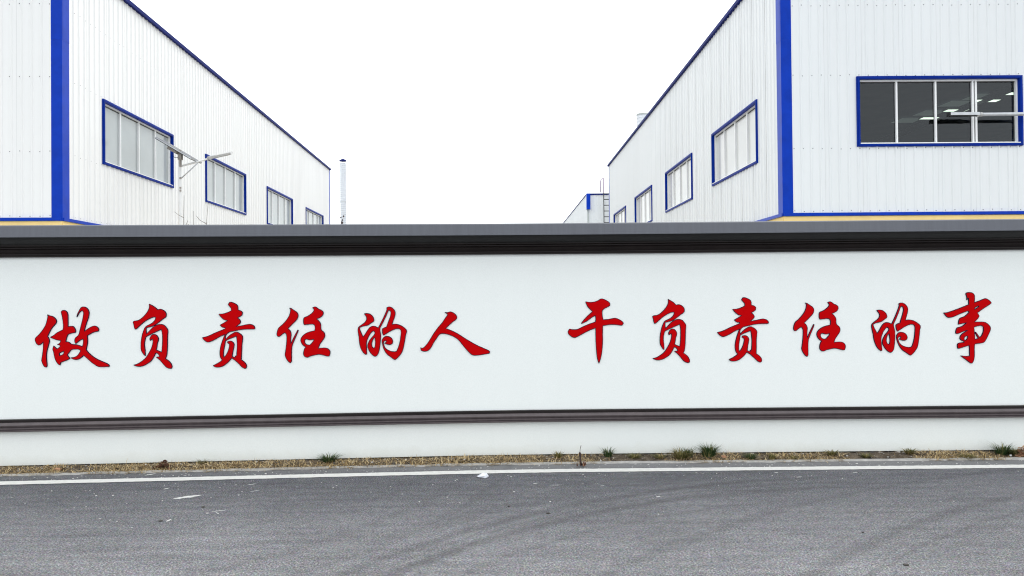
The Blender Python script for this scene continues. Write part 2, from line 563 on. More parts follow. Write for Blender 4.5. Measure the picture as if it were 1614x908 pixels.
# ------------------------------------------------------------------ boundary wall
wall = empty("boundary_wall", "long white plastered boundary wall with grey coping, dark mouldings and red slogan", "wall", (0, WALL_Y, 0))
def wall_part(name, mb, mat, smooth=False):
    o = mb.build(name, mat)
    o.parent = wall
    o.matrix_parent_inverse = Matrix.Translation((0, -WALL_Y, 0))
    return o
TH = 0.24
wall_part("plaster_panel", sweep([(0, 0.46), (0, 2.0), (-TH, 2.0), (-TH, 0.46)]), M['plaster'])
wall_part("base_panel", sweep([(0.0, 0.016), (0.0, 0.46 - 0.002), (-TH, 0.46 - 0.002), (-TH, 0.016)]), M['plaster'])
wall_part("plinth_footing", sweep([(-0.03, -0.1), (-0.03, 0.016 - .002), (-TH + .03, 0.016 - .002), (-TH + .03, -0.1)]), M['dark'])  # near-black colour holds the shade of the gap under the wall
wall_part("dado_moulding", sweep([(-0.01, 0.345), (0.056, 0.345), (0.056, 0.350), (0.066, 0.353), (0.066, 0.358), (0.050, 0.363), (0.052, 0.368),
                                  (0.064, 0.371), (0.064, 0.376), (0.044, 0.383), (0.056, 0.394), (0.061, 0.406), (0.056, 0.416), (0.046, 0.424),
                                  (0.038, 0.428), (-0.01, 0.428)]), M['dado'])
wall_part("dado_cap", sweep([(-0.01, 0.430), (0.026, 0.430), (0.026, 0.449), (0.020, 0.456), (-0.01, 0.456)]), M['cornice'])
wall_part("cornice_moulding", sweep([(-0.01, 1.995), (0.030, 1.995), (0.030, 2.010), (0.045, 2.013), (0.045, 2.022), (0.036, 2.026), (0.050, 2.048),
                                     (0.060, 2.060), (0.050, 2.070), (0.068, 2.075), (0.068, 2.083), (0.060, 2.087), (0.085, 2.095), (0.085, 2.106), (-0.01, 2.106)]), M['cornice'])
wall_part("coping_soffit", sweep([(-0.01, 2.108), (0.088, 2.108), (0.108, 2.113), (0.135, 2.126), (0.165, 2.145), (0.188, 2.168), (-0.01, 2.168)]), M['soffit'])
wall_part("coping", sweep([(-TH - .06, 2.170), (0.205, 2.170), (0.205, 2.180), (0.196, 2.184), (0.190, 2.274), (0.176, 2.284), (-TH - .05, 2.292)]), M['coping'])

# ------------------------------------------------------------------ slogan characters (outlines read off the photograph, in their own squares)
GLYPHS = {
 'zuo': (40, 470, 7.564, [
  [(262,198),(285,210),(320,218),(350,240),(368,270),(362,298),(330,335),(295,385),(262,455),(280,490),(283,520),(270,570),(255,625),(248,690),(252,760),(255,800),(248,822),(225,815),(200,770),(192,740),(200,690),(208,630),(213,560),(213,518),(185,545),(155,560),(130,540),(115,500),(120,475),(160,435),(205,380),(240,320),(258,260),(266,215)],
  [(425,165),(440,148),(470,148),(492,165),(503,195),(505,260),(505,340),(560,335),(580,350),(597,385),(595,408),(560,414),(510,430),(497,450),(485,490),(478,520),(515,525),(545,548),(600,555),(650,568),(672,578),(682,570),(690,530),(690,485),(660,495),(625,520),(598,542),(588,520),(592,480),(632,440),(650,380),(670,300),(688,220),(692,170),(680,145),(650,160),(625,200),(612,225),(618,195),(640,150),(660,115),(690,104),(725,115),(750,145),(757,185),(748,235),(725,300),(708,360),(700,398),(740,370),(780,345),(820,332),(855,345),(873,370),(868,393),(820,402),(780,420),(735,447),(740,490),(738,540),(722,615),(760,660),(830,715),(900,750),(960,775),(995,798),(998,815),(880,817),(850,805),(790,765),(740,720),(693,680),(660,710),(620,730),(580,730),(540,710),(580,705),(620,685),(658,630),(640,610),(600,606),(545,615),(525,640),(500,670),(505,690),(528,717),(500,735),(460,750),(420,765),(410,798),(385,780),(360,740),(345,695),(335,640),(325,610),(335,570),(355,590),(375,608),(400,590),(418,570),(400,556),(380,553),(410,535),(422,505),(380,498),(340,485),(295,465),(330,448),(380,410),(445,378),(452,340),(445,260),(435,205)],
  [(400,660),(420,645),(462,628),(455,660),(440,675),(405,688)]]),
 'fu': (190, 470, 7.57, [
  [(340,70),(375,88),(410,110),(440,138),(475,132),(510,145),(535,168),(543,195),(538,222),(500,250),(450,290),(400,325),(350,342),(305,352),(303,385),(310,428),(340,395),(385,350),(430,322),(475,312),(515,322),(545,352),(563,385),(560,440),(558,560),(553,650),(545,695),(533,722),(575,750),(600,780),(613,815),(607,838),(580,838),(545,822),(510,785),(470,740),(425,703),(464,700),(460,682),(435,655),(416,655),(395,700),(360,750),(310,785),(270,805),(220,815),(180,808),(155,798),(200,785),(250,755),(300,712),(340,650),(370,590),(385,530),(385,490),(370,488),(355,505),(348,490),(355,465),(375,440),(400,432),(430,445),(450,480),(448,505),(437,540),(432,580),(423,618),(455,632),(490,645),(495,600),(500,500),(497,420),(487,370),(440,392),(390,415),(340,440),(302,462),(290,500),(283,550),(290,620),(293,688),(275,670),(250,630),(242,590),(245,510),(258,440),(275,385),(300,340),(345,315),(385,290),(410,260),(420,232),(405,222),(350,240),(290,275),(230,325),(190,362),(175,370),(165,355),(155,310),(148,285),(160,275),(210,265),(250,240),(300,190),(330,145),(343,105)]]),
 'ze': (310, 470, 7.57, [
  [(375,75),(390,50),(410,48),(450,62),(480,82),(490,105),(490,140),(530,155),(545,175),(535,205),(510,220),(485,235),(510,255),(522,280),(510,305),(465,340),(530,330),(620,312),(660,318),(685,335),(695,358),(685,367),(600,368),(520,375),(450,390),(385,405),(355,430),(340,460),(345,495),(385,450),(430,420),(470,405),(510,420),(545,455),(545,500),(538,560),(535,650),(530,735),(570,765),(593,800),(592,830),(575,840),(545,825),(500,780),(455,740),(415,712),(395,740),(360,775),(310,810),(265,822),(220,820),(195,805),(235,785),(275,762),(305,738),(285,710),(276,670),(278,620),(290,560),(310,500),(330,450),(345,428),(280,455),(200,500),(150,520),(125,522),(95,505),(65,472),(130,455),(230,410),(340,366),(341,352),(305,345),(278,320),(320,298),(372,265),(330,257),(290,225),(262,190),(310,188),(370,170),(412,150),(410,120),(395,100)],
  [(340,510),(385,485),(440,465),(472,450),(478,480),(483,560),(478,650),(475,690),(458,690),(462,708),(440,705),(422,697),(430,640),(443,580),(445,550),(430,525),(405,512),(370,518),(366,532),(390,548),(388,580),(370,640),(345,685),(325,708),(318,680),(322,620),(335,550)]]),
 'ren_duty': (430, 470, 7.57, [
  [(198,118),(215,122),(250,145),(285,170),(300,200),(292,240),(265,275),(225,315),(178,362),(205,390),(217,430),(212,480),(213,550),(240,490),(270,430),(298,378),(301,388),(276,450),(246,520),(228,570),(222,640),(222,720),(220,755),(208,772),(185,755),(160,720),(146,680),(150,640),(158,580),(165,500),(163,440),(143,408),(110,430),(80,455),(62,458),(48,440),(52,400),(70,355),(110,320),(160,265),(195,210),(208,165),(210,135)],
  [(474,113),(500,104),(520,110),(545,130),(580,145),(600,170),(595,200),(570,225),(520,248),(550,275),(570,310),(575,375),(610,410),(620,440),(612,475),(580,520),(555,560),(542,600),(600,595),(650,600),(680,630),(682,660),(672,690),(645,690),(600,678),(550,670),(500,678),(450,690),(410,705),(380,695),(366,670),(370,630),(380,600),(395,585),(360,560),(340,530),(333,500),(345,465),(380,430),(430,405),(500,388),(505,350),(495,318),(470,308),(420,312),(375,317),(367,300),(366,250),(375,232),(420,212),(465,180),(490,150),(488,128)],
  [(380,495),(400,488),(440,497),(490,490),(488,505),(470,530),(440,560),(405,555),(382,535),(378,515)]]),
 'de': (555, 470, 7.57, [
  [(145,185),(180,182),(215,192),(245,220),(258,250),(255,275),(225,295),(190,320),(150,330),(120,335),(90,350),(88,365),(100,400),(130,465),(155,430),(190,375),(225,340),(265,335),(310,355),(340,300),(380,220),(415,135),(412,115),(435,104),(470,112),(500,140),(513,175),(505,225),(485,280),(475,315),(520,310),(570,322),(610,345),(645,378),(650,400),(640,430),(630,490),(615,570),(595,640),(560,690),(515,732),(500,730),(460,700),(420,670),(390,630),(370,580),(357,520),(362,490),(390,460),(430,457),(465,475),(482,505),(480,535),(460,552),(430,553),(388,538),(405,525),(412,510),(390,505),(374,520),(374,545),(385,580),(410,610),(455,632),(500,640),(530,635),(550,590),(568,530),(580,460),(585,400),(575,372),(545,362),(510,368),(460,390),(410,420),(375,442),(365,425),(360,385),(362,365),(385,352),(410,345),(430,290),(455,220),(463,175),(455,150),(435,142),(425,160),(395,230),(355,310),(330,365),(340,440),(335,520),(325,600),(310,660),(285,690),(265,692),(230,665),(200,620),(185,575),(195,530),(225,480),(268,430),(270,405),(255,388),(235,400),(205,440),(180,490),(170,530),(170,600),(173,665),(160,672),(130,645),(105,600),(88,540),(80,460),(70,390),(75,350),(110,320),(150,290),(172,255),(170,225),(155,200)],
  [(272,465),(255,480),(240,510),(232,550),(240,585),(260,600),(272,580),(277,530)]]),
 'ren': (655, 470, 7.57, [
  [(350,170),(380,172),(415,163),(450,175),(480,200),(492,230),(480,255),(445,280),(400,320),(357,362),(400,377),(450,398),(510,430),(580,475),(650,518),(730,562),(810,598),(870,625),(886,640),(880,658),(820,668),(740,680),(690,680),(660,665),(610,615),(560,555),(515,500),(460,460),(400,435),(340,422),(290,428),(255,470),(215,530),(185,585),(160,615),(130,632),(90,632),(65,622),(60,590),(75,600),(100,588),(135,550),(175,490),(215,425),(265,355),(320,290),(360,230),(383,200),(375,185)]]),
 'gan': (885, 460, 7.567, [
  [(288,118),(330,125),(390,122),(435,105),(475,84),(510,92),(550,112),(577,140),(575,165),(545,182),(510,200),(487,225),(485,270),(495,333),(560,328),(640,315),(690,332),(730,360),(738,378),(722,400),(660,392),(580,390),(492,403),(490,480),(490,600),(483,700),(468,790),(447,852),(430,800),(418,700),(412,600),(408,430),(340,455),(260,495),(180,538),(150,545),(115,530),(85,500),(80,475),(95,445),(140,450),(190,448),(250,420),(330,385),(405,360),(410,320),(403,280),(360,305),(300,350),(235,380),(260,345),(310,290),(372,235),(340,205),(310,170)]]),
 'shi': (1475, 450, 6.98, [
  [(335,85),(350,78),(390,78),(415,92),(427,115),(425,190),(480,170),(545,145),(575,155),(600,175),(612,192),(590,210),(530,248),(458,300),(478,335),(465,360),(422,403),(480,402),(540,405),(580,430),(603,465),(597,500),(570,560),(535,620),(500,632),(430,642),(425,680),(425,780),(415,830),(400,855),(380,850),(340,820),(275,772),(330,780),(375,775),(372,700),(370,658),(330,668),(255,692),(243,690),(240,650),(255,635),(315,625),(310,612),(280,600),(265,580),(280,545),(320,515),(355,490),(300,505),(240,530),(220,525),(228,480),(240,465),(290,450),(345,408),(300,415),(250,427),(255,390),(268,362),(320,340),(370,295),(355,278),(280,305),(200,340),(150,352),(125,345),(88,300),(120,300),(200,275),(280,245),(365,210),(362,140),(352,135),(345,160),(343,120),(335,100)],
  [(425,265),(430,245),(470,222),(478,228),(460,245)],
  [(420,460),(440,450),(500,440),(525,455),(525,500),(510,545),(485,575),(440,512),(436,520),(470,582),(430,595),(428,560),(425,510)],
  [(310,590),(320,565),(340,552),(355,560),(345,590),(325,607)]]),
}

def affine(src, dst):
    """least squares 2D affine from matching points"""
    n = len(src)
    A = [[0.0] * 3 for _ in range(3)]
    bx, by = [0.0] * 3, [0.0] * 3
    for (x, y), (u, v) in zip(src, dst):
        row = (x, y, 1.0)
        for i in range(3):
            for j in range(3):
                A[i][j] += row[i] * row[j]
            bx[i] += row[i] * u
            by[i] += row[i] * v
    Am = Matrix(A).inverted()
    cx, cy = Am @ Vector(bx), Am @ Vector(by)
    return lambda x, y: (cx[0] * x + cx[1] * y + cx[2], cy[0] * x + cy[1] * y + cy[2])

def smooth_loop(pts, sub=4):
    n = len(pts)
    P = [Vector(p) for p in pts]
    corner = []
    for i in range(n):
        a, b = P[i] - P[i - 1], P[(i + 1) % n] - P[i]
        ang = a.angle(b) if a.length > 0 and b.length > 0 else 0
        corner.append(ang > R(52))
    out = []
    for i in range(n):
        p1, p2 = P[i], P[(i + 1) % n]
        d = (p2 - p1).length
        t1 = (p2 - p1) if corner[i] else (P[(i + 1) % n] - P[i - 1]).normalized() * d
        t2 = (p2 - p1) if corner[(i + 1) % n] else (P[(i + 2) % n] - p1).normalized() * d
        for k in range(sub):
            t = k / sub
            h00, h10 = 2 * t**3 - 3 * t**2 + 1, t**3 - 2 * t**2 + t
            h01, h11 = -2 * t**3 + 3 * t**2, t**3 - t**2
            out.append(p1 * h00 + t1 * h10 + p2 * h01 + t2 * h11)
    return out

def curve_mesh(name, loops, offset, extrude, mat):
    cu = bpy.data.curves.new(name, 'CURVE')
    cu.dimensions = '2D'
    cu.fill_mode = 'BOTH'
    cu.extrude = extrude
    cu.offset = offset
    for lp in loops:
        s = cu.splines.new('POLY')
        s.points.add(len(lp) - 1)
        for q, p in zip(s.points, lp):
            q.co = (p[0], p[1], 0, 1)
        s.use_cyclic_u = True
    ob = bpy.data.objects.new(name, cu)
    COL.objects.link(ob)
    dg = bpy.context.evaluated_depsgraph_get()
    me = bpy.data.meshes.new_from_object(ob.evaluated_get(dg))
    bpy.data.objects.remove(ob)
    bpy.data.curves.remove(cu)
    me.name = name
    me.materials.clear()
    me.materials.append(mat)
    me.transform(Matrix.Rotation(math.pi / 2, 4, 'X'))      # stand it up: x along the wall, z up
    return me

def signed_area(lp):
    return 0.5 * sum(a[0] * b[1] - b[0] * a[1] for a, b in zip(lp, lp[1:] + lp[:1]))

def add_char(key, mapper, label):
    ox, oy, sc, loops = GLYPHS[key]
    pts3 = []
    for lp in loops:
        q = []
        for p in smooth_loop(lp):
            px, py = ox + p[0] / sc, oy + p[1] / sc
            if mapper:
                px, py = mapper(p[0], p[1])
            q.append(on_wall(px, py, 0.008))
        pts3.append(q)
    allp = [p for q in pts3 for p in q]
    cx = (min(p.x for p in allp) + max(p.x for p in allp)) / 2
    cz = min(p.z for p in allp)
    slope = (wall_y(cx + .3) - wall_y(cx - .3)) / .6
    flat = []
    outer_sign = None
    for i, q in enumerate(pts3):
        lp = [(p.x - cx, p.z - cz) for p in q]
        flat.append(lp)
    # outlines run one way, counters the other
    hole_count = {'zuo': 1, 'ze': 1, 'ren_duty': 1, 'de': 1, 'shi': 3}.get(key, 0)
    for i in range(len(flat)):
        want = -1 if i >= len(flat) - hole_count else 1
        if signed_area(flat[i]) * want < 0:
            flat[i] = flat[i][::-1]
    t = empty("slogan_character", label, "character", (cx, wall_y(cx), cz), math.atan(slope), "red slogan characters along the white wall")
    eb = MB()
    for lp in flat:
        n_ = len(lp)
        nr = []
        for i in range(n_):
            a, c = Vector(lp[i - 1]), Vector(lp[(i + 1) % n_])
            d = (c - a)
            nr.append(Vector((d.y, -d.x)).normalized() if d.length > 1e-9 else Vector((0, 0)))
        b0 = len(eb.v)
        for p, q in zip(lp, nr):
            pi, po = Vector(p) - q * .0022, Vector(p) + q * .0034
            eb.v += [(pi.x, -.0082, pi.y), (po.x, -.0074, po.y), (po.x, 0.002, po.y)]
        for i in range(n_):
            j = (i + 1) % n_
            eb.f += [(b0 + 3 * i, b0 + 3 * i + 1, b0 + 3 * j + 1, b0 + 3 * j), (b0 + 3 * i + 1, b0 + 3 * i + 2, b0 + 3 * j + 2, b0 + 3 * j + 1)]
    eb.build("dark_edge", M['ink'], t, recalc=False)
    f = link("red_face", curve_mesh("red_face", flat, 0.0, 0.0035, M['red']), t, (0, -0.0040, 0))
    return t

def zoomed(ox, oy, s, pts):
    return [(ox + x / s, oy + y / s) for x, y in pts]
add_char('zuo', None, "red brush character 做 at the far left end of the slogan")
add_char('fu', None, "red brush character 负 second from the left, between 做 and 责")
add_char('ze', None, "red brush character 责 in the left phrase, under the lamp and second window")
add_char('ren_duty', None, "red brush character 任 in the left phrase, fourth from the left end")
add_char('de', None, "red brush character 的 in the left phrase, just left of the wide 人")
add_char('ren', None, "wide red brush character 人 of only two strokes, last of the left phrase")
add_char('gan', None, "red brush character 干 opening the right phrase, with one long vertical stroke")
add_char('fu', affine([(340,70),(155,798),(613,815),(148,285),(543,195),(563,385)], zoomed(1020, 460, 7.57, [(254,92),(72,797),(507,820),(63,293),(446,212),(460,405)])),
         "red brush character 负 in the right phrase, next to 干")
add_char('ze', affine([(390,50),(65,472),(593,820),(695,358),(195,805),(262,190)], zoomed(1120, 460, 7.57, [(390,70),(74,482),(612,815),(687,372),(225,815),(268,208)])),
         "red brush character 责 in the right phrase, third character after the gap")
add_char('ren_duty', affine([(198,118),(208,772),(682,660),(48,440),(600,170),(366,670)], zoomed(1240, 460, 7.57, [(225,130),(240,772),(702,660),(84,447),(612,185),(397,675)])),
         "red brush character 任 in the right phrase, below the blue corner trim")
add_char('de', affine([(145,185),(435,104),(650,400),(510,732),(160,672),(70,390)], zoomed(1365, 460, 7.57, [(133,228),(415,133),(650,418),(535,755),(178,710),(70,415)])),
         "red brush character 的 in the right phrase, just left of 事")
add_char('shi', None, "red brush character 事 at the far right end of the slogan")

# ------------------------------------------------------------------ factory buildings
PITCH_R, SHEET = 0.2, 0.8
Z0, Z1 = 3.25, 8.78

class Facade:
    """maps facade coordinates (s along the wall, h outwards, z) into building space"""
    def __init__(self, origin, d, n):
        self.o, self.d, self.n = Vector(origin), Vector(d), Vector(n)
    def __call__(self, s, h, z):
        p = self.o + self.d * s + self.n * h
        return (p.x, p.y, z)

def fbox(mb, F, s0, s1, h0, h1, z0, z1):
    b = len(mb.v)
    for z in (z0, z1):
        for s, h in ((s0, h0), (s1, h0), (s1, h1), (s0, h1)):
            mb.v.append(F(s, h, z))
    for q in ((0, 3, 2, 1), (4, 5, 6, 7), (0, 1, 5, 4), (1, 2, 6, 5), (2, 3, 7, 6), (3, 0, 4, 7)):
        mb.f.append(tuple(b + i for i in q))

def islands(mb):
    """splits a builder into its connected pieces"""
    key = lambda p: tuple(round(c, 4) for c in p)
    root = {}
    def find(k):
        while root.setdefault(k, k) != k:
            k = root[k]
        return k
    for f in mb.f:
        ks = [find(key(mb.v[i])) for i in f]
        for k in ks[1:]:
            root[find(k)] = find(ks[0])
    out = {}
    for f in mb.f:
        out.setdefault(find(key(mb.v[f[0]])), MB()).face([mb.v[i] for i in f])
    return list(out.values())

def clad(F, length, wins, bld, mat, z0=Z0, z1=Z1, start=0.0, gap=0.0012, back='pipe'):
    """ribbed steel sheets, one object each; uncut sheets share their mesh"""
    shared = {}
    i = 0
    s = start
    while s < length - 0.02:
        w = min(SHEET, length - s)
        cuts = [x for x in wins if x[0] < s + w and x[1] > s]
        key = round(w, 3)
        org = F(s, 0, 0)
        if not cuts and key in shared:
            link("cladding_sheet", shared[key], bld, org)
        else:
            prof = [(gap, 0.0)]
            r = PITCH_R / 2
            while r < w:
                prof += [(r - .024, 0.0), (r - .009, 0.020), (r + .009, 0.020), (r + .024, 0.0)]
                r += PITCH_R
            prof = [p for p in prof if p[0] < w - gap] + [(w - gap, 0.0)]
            ss = {p[0]: p[1] for p in prof}
            for c in cuts:
                for e in (c[0] - s, c[1] - s):
                    if gap + .001 < e < w - gap - .001:
                        below = max(p for p in prof if p[0] <= e)
                        ss.setdefault(e, below[1])
            keys = sorted(ss)
            mb = MB()
            o = Vector(org)
            for a, b in zip(keys, keys[1:]):
                mid = s + (a + b) / 2
                spans = [(z0, z1)]
                for c in cuts:
                    if c[0] < mid < c[1]:
                        spans = [(z0, c[2]), (c[3], z1)]
                for (za, zb) in spans:
                    pts = [F(s + a, ss[a], za), F(s + b, ss[b], za), F(s + b, ss[b], zb), F(s + a, ss[a], zb)]
                    mb.face([Vector(p) - o for p in pts])
            if not cuts:
                shared[key] = mb.mesh("cladding_sheet", mat, recalc=False)
                link("cladding_sheet", shared[key], bld, org)
            else:
                for piece in islands(mb):
                    link("cladding_sheet", piece.mesh("cladding_sheet", mat, recalc=False), bld, org)
        s += SHEET
        i += 1
    # dark backing seen only in the joints
    mb = MB()
    keys = [start] + sorted({e for c in wins for e in (c[0], c[1])}) + [length]
    for a, b in zip(keys, keys[1:]):
        spans = [(z0, z1)]
        for c in wins:
            if c[0] < (a + b) / 2 < c[1]:
                spans = [(z0, c[2]), (c[3], z1)]
        for za, zb in spans:
            mb.face([F(a, -.02, za), F(b, -.02, za), F(b, -.02, zb), F(a, -.02, zb)])
    mb.build("sheet_backing", M[back], bld, recalc=False)
    # screw rows
    mb = MB()
    for zr in (3.30, 4.62, 6.17, 7.66):
        s = start + PITCH_R / 2
        while s < length:
            if not any(c[0] - .05 < s < c[1] + .05 and c[2] - .02 < zr < c[3] + .02 for c in wins):
                b = len(mb.v)
                q = 6
                ss_ = s + 0.04
                zz = zr + random.uniform(-.012, .012)
                for hh, rr in ((0.0, 0.0095), (0.007, 0.008)):
                    for k in range(q):
                        th = 2 * math.pi * k / q
                        mb.v.append(F(ss_ + rr * math.cos(th), hh, zz + rr * math.sin(th)))
                for k in range(q):
                    mb.f.append((b + k, b + (k + 1) % q, b + q + (k + 1) % q, b + q + k))
                mb.f.append(tuple(b + q + k for k in range(q)))
            s += PITCH_R
    tag(mb.build("screw", M['screw'], bld), kind='stuff')

def window(F, bld, s0, s1, z0, z1, mulls, panemat, double=None):
    """blue surround, white frame, panes; s0..z1 is the outer edge of the surround"""
    t = 0.062
    w = MB()
    for (a, b, c, d) in ((s0, s1, z1 - t, z1), (s0, s1, z0, z0 + t), (s0, s0 + t, z0 + t, z1 - t), (s1 - t, s1, z0 + t, z1 - t)):
        fbox(w, F, a, b, -0.105, 0.040, c, d)
    for (a, b, c, d) in ((s0 + .02, s1 - .02, z1 - t + .018, z1 - .016), (s0 + .02, s1 - .02, z0 + .016, z0 + t - .018),
                         (s0 + .016, s0 + t - .018, z0 + t - .016, z1 - t + .016), (s1 - t + .018, s1 - .016, z0 + t - .016, z1 - t + .016)):
        fbox(w, F, a, b, 0.040, 0.047, c, d)
    root = w.build("window", M['frame_blue'], bld)
    f = MB()
    a0, a1, b0, b1 = s0 + t, s1 - t, z0 + t, z1 - t
    k = 0.034
    for (a, b, c, d) in ((a0, a1, b1 - k, b1), (a0, a1, b0, b0 + k), (a0, a0 + k, b0 + k, b1 - k), (a1 - k, a1, b0 + k, b1 - k)):
        fbox(f, F, a, b, -0.10, -0.030, c, d)
    fbox(f, F, a0, a1, -0.030, 0.044, b0 - .004, b0 + .012)      # sill lip
    edges = [a0 + k]
    gk = MB()
    fbox(gk, F, a0 + k, a1 - k, -0.096, -0.070, b1 - k - .018, b1 - k)
    for m_ in mulls:
        fbox(f, F, m_ - .018, m_ + .018, -0.098, -0.040, b0 + k, b1 - k)
        fbox(gk, F, m_ + .018, m_ + .029, -0.096, -0.072, b0 + k, b1 - k)
        edges += [m_ - .018, m_ + .018]
    if double:
        fbox(f, F, double - .02, double + .02, -0.110, -0.052, b0 + k, b1 - k)
        edges += [double - .02, double + .02]
    edges += [a1 - k]
    f.build("frame", M['white_frame'], root)
    gk.build("gasket", M['black'], root)
    for a, b in zip(edges[::2], edges[1::2]):
        if b - a < 0.08:
            continue
        p = MB()
        p.face([F(a, -0.082, b0 + k), F(b, -0.082, b0 + k), F(b, -0.082, b1 - k), F(a, -0.082, b1 - k)])
        p.build("pane", panemat, root, recalc=False)
    return root

def factory(label, loc, rz, sg, length, width, side_wins, front_wins, cladm, frostm, interior):
    bld = empty("factory_building", label, "building", loc, rz, "white clad factory buildings with blue trim")
    SF = Facade((0, 0, 0), (0, 1, 0), (-sg, 0, 0))
    FF = Facade((0, 0, 0), (sg, 0, 0), (0, -1, 0))
    wcut = [(a + .03, b - .03, c + .03, d - .03) for a, b, c, d in side_wins]
    fcut = [(a + .03, b - .03, c + .03, d - .03) for a, b, c, d in front_wins]
    clad(SF, length, wcut, bld, cladm, start=0.1, gap=0.006 if sg > 0 else 0.002, back='dark' if sg > 0 else 'pipe')
    clad(FF, width, fcut, bld, cladm, start=0.1)
    for (a, b, c, d) in side_wins:
        q = (b - a) / 4
        window(SF, bld, a, b, c, d, [a + q, a + 2 * q, a + 3 * q], frostm)
    for (a, b, c, d) in front_wins:
        window(FF, bld, a, b, c, d, [a + .885, a + 1.72, a + 2.515], M['glass'], a + 2.59)
    # blue corner flashing, upper and lower lengths overlapping
    for za, zb, e in ((3.20, 6.93, 0.0), (6.92, 8.9, 0.003)):
        m = MB()
        x1 = sg * 0.20
        m.box(min(-sg * .024, x1), max(-sg * .024, x1), -0.024 - e, 0.0, za, zb)
        m.box(min(-sg * (.024 + e), 0), max(-sg * (.024 + e), 0), 0.0, 0.215, za, zb)
        m.build("corner_trim", M['blue'], bld)
    m = MB()
    m.box(-sg * .022, sg * 0.06, length - .09, length + .02, Z0 - .04, 8.86)
    m.build("corner_trim", M['blue'], bld)
    # blue drip flashing above the yellow plinth
    m = MB()
    fbox(m, SF, 0.0, length, -0.05, 0.042, 3.194, 3.258)
    fbox(m, FF, 0.0, width, -0.05, 0.042, 3.196, 3.260)
    m.build("drip_flashing", M['blue'], bld)
    # plinth of yellow rendered wall
    m = MB()
    fbox(m, SF, 0.0, length, -0.26, 0.012, 0, 3.19)
    fbox(m, FF, 0.0, width, -0.26, 0.014, 0, 3.188)
    m.build("plinth_wall", M['yellow'], bld)
    # eaves cap
    m = MB()
    fbox(m, SF, -0.05, length + .08, -0.25, 0.085, 8.77, 8.86)
    m.build("eaves_flashing", M['navy'], bld)
    # gable end, rear and far walls, roof
    m = MB()
    hx = sg * width / 2
    m.face([(0, -.001, 8.78), (sg * width, -.001, 8.78), (hx, -.001, 9.35)])
    m.build("gable", cladm, bld)
    m = MB()
    m.face([(0, length, 0), (sg * width, length, 0), (sg * width, length, 8.8), (hx, length, 9.36), (0, length, 8.8)])
    m.face([(sg * width, 0, 0), (sg * width, length, 0), (sg * width, length, 8.8), (sg * width, 0, 8.8)])
    m.build("rear_wall", cladm, bld)
    m = MB()
    for xa, za, xb, zb in ((-sg * .08, 8.865, hx, 9.40), (hx, 9.40, sg * (width + .1), 8.865)):
        m.face([(xa, -.1, za), (xb, -.1, zb), (xb, length + .1, zb), (xa, length + .1, za)])
    m.build("roof", M['roof'], bld)
    if interior:
        # storey seen through the front window: ceiling, beam and lit panels, each with an added glow patch
        m = MB()
        m.face([(sg * .3, .3, 8.35), (sg * (width - .3), .3, 8.35), (sg * (width - .3), length - .3, 8.35), (sg * .3, length - .3, 8.35)])
        m.face([(sg * .3, .3, 3.0), (sg * (width - .3), .3, 3.0), (sg * (width - .3), length - .3, 3.0), (sg * .3, length - .3, 3.0)])
        m.face([(sg * .3, .3, 3.0), (sg * .3, length - .3, 3.0), (sg * .3, length - .3, 8.35), (sg * .3, .3, 8.35)])
        m.face([(sg * .3, length - .3, 3.0), (sg * (width - .3), length - .3, 3.0), (sg * (width - .3), length - .3, 8.35), (sg * .3, length - .3, 8.35)])
        m.face([(sg * (width - .3), .3, 3.0), (sg * (width - .3), length - .3, 3.0), (sg * (width - .3), length - .3, 8.35), (sg * (width - .3), .3, 8.35)])
        m.build("interior_shell", M['interior'], bld)
        m = MB()
        m.box(sg * 10.72, sg * 10.79, .4, length - .4, 8.08, 8.33)
        m.build("roof_beam", M['dark'], bld)
        for xc, yy, hw in CEIL:
            m = MB()
            m.box(sg * (xc - hw), sg * (xc + hw), yy, yy + .34, 8.20, 8.26)
            lamp = m.build("ceiling_lamp", M['grey_metal'], bld)
            m = MB()
            m.face([(sg * (xc - hw + .03), yy + .03, 8.197), (sg * (xc + hw - .03), yy + .03, 8.197), (sg * (xc + hw - .03), yy + .31, 8.197), (sg * (xc - hw + .03), yy + .31, 8.197)])
            m.build("diffuser", M['ceiling_lamp'], lamp)
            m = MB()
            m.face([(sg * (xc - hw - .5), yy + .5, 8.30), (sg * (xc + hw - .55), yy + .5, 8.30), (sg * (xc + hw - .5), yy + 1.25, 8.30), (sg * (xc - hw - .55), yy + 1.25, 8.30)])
            m.build("ceiling_glow_patch", M['ceiling_glow'], bld)  # added patch of ceiling glow beyond each lamp, no source of its own
    return bld

CEIL = [(10.50, 11.45, .42), (10.72, 10.35, .42), (10.93, 9.10, .47), (11.22, 8.25, .45)]   # x, y, half width
WR = [(1.38, 4.84, 4.59, 6.07), (6.92, 10.46, 4.52, 5.98), (12.78, 16.36, 4.47, 5.92), (18.68, 22.36, 4.41, 5.86)]
WL = [(1.49, 5.03, 4.65, 6.14), (7.29, 10.93, 4.58, 6.08), (13.38, 17.12, 4.52, 6.04), (19.44, 23.16, 4.46, 5.98)]
WFR = [(1.575, 5.10, 4.65, 6.14)]
random.seed(11)
bR = factory("white ribbed steel factory on the right with blue corner and dark front window", (5.748, 14.4, 0), 0.009, 1, 24.05, 16.0, WR, WFR, M['clad_r'], M['frost_r'], True)
bL = factory("white ribbed steel factory on the left with pale grey side windows", (-9.221, 14.0, 0), 0.045, -1, 24.85, 12.0, WL, [], M['clad_l'], M['frost_l'], False)

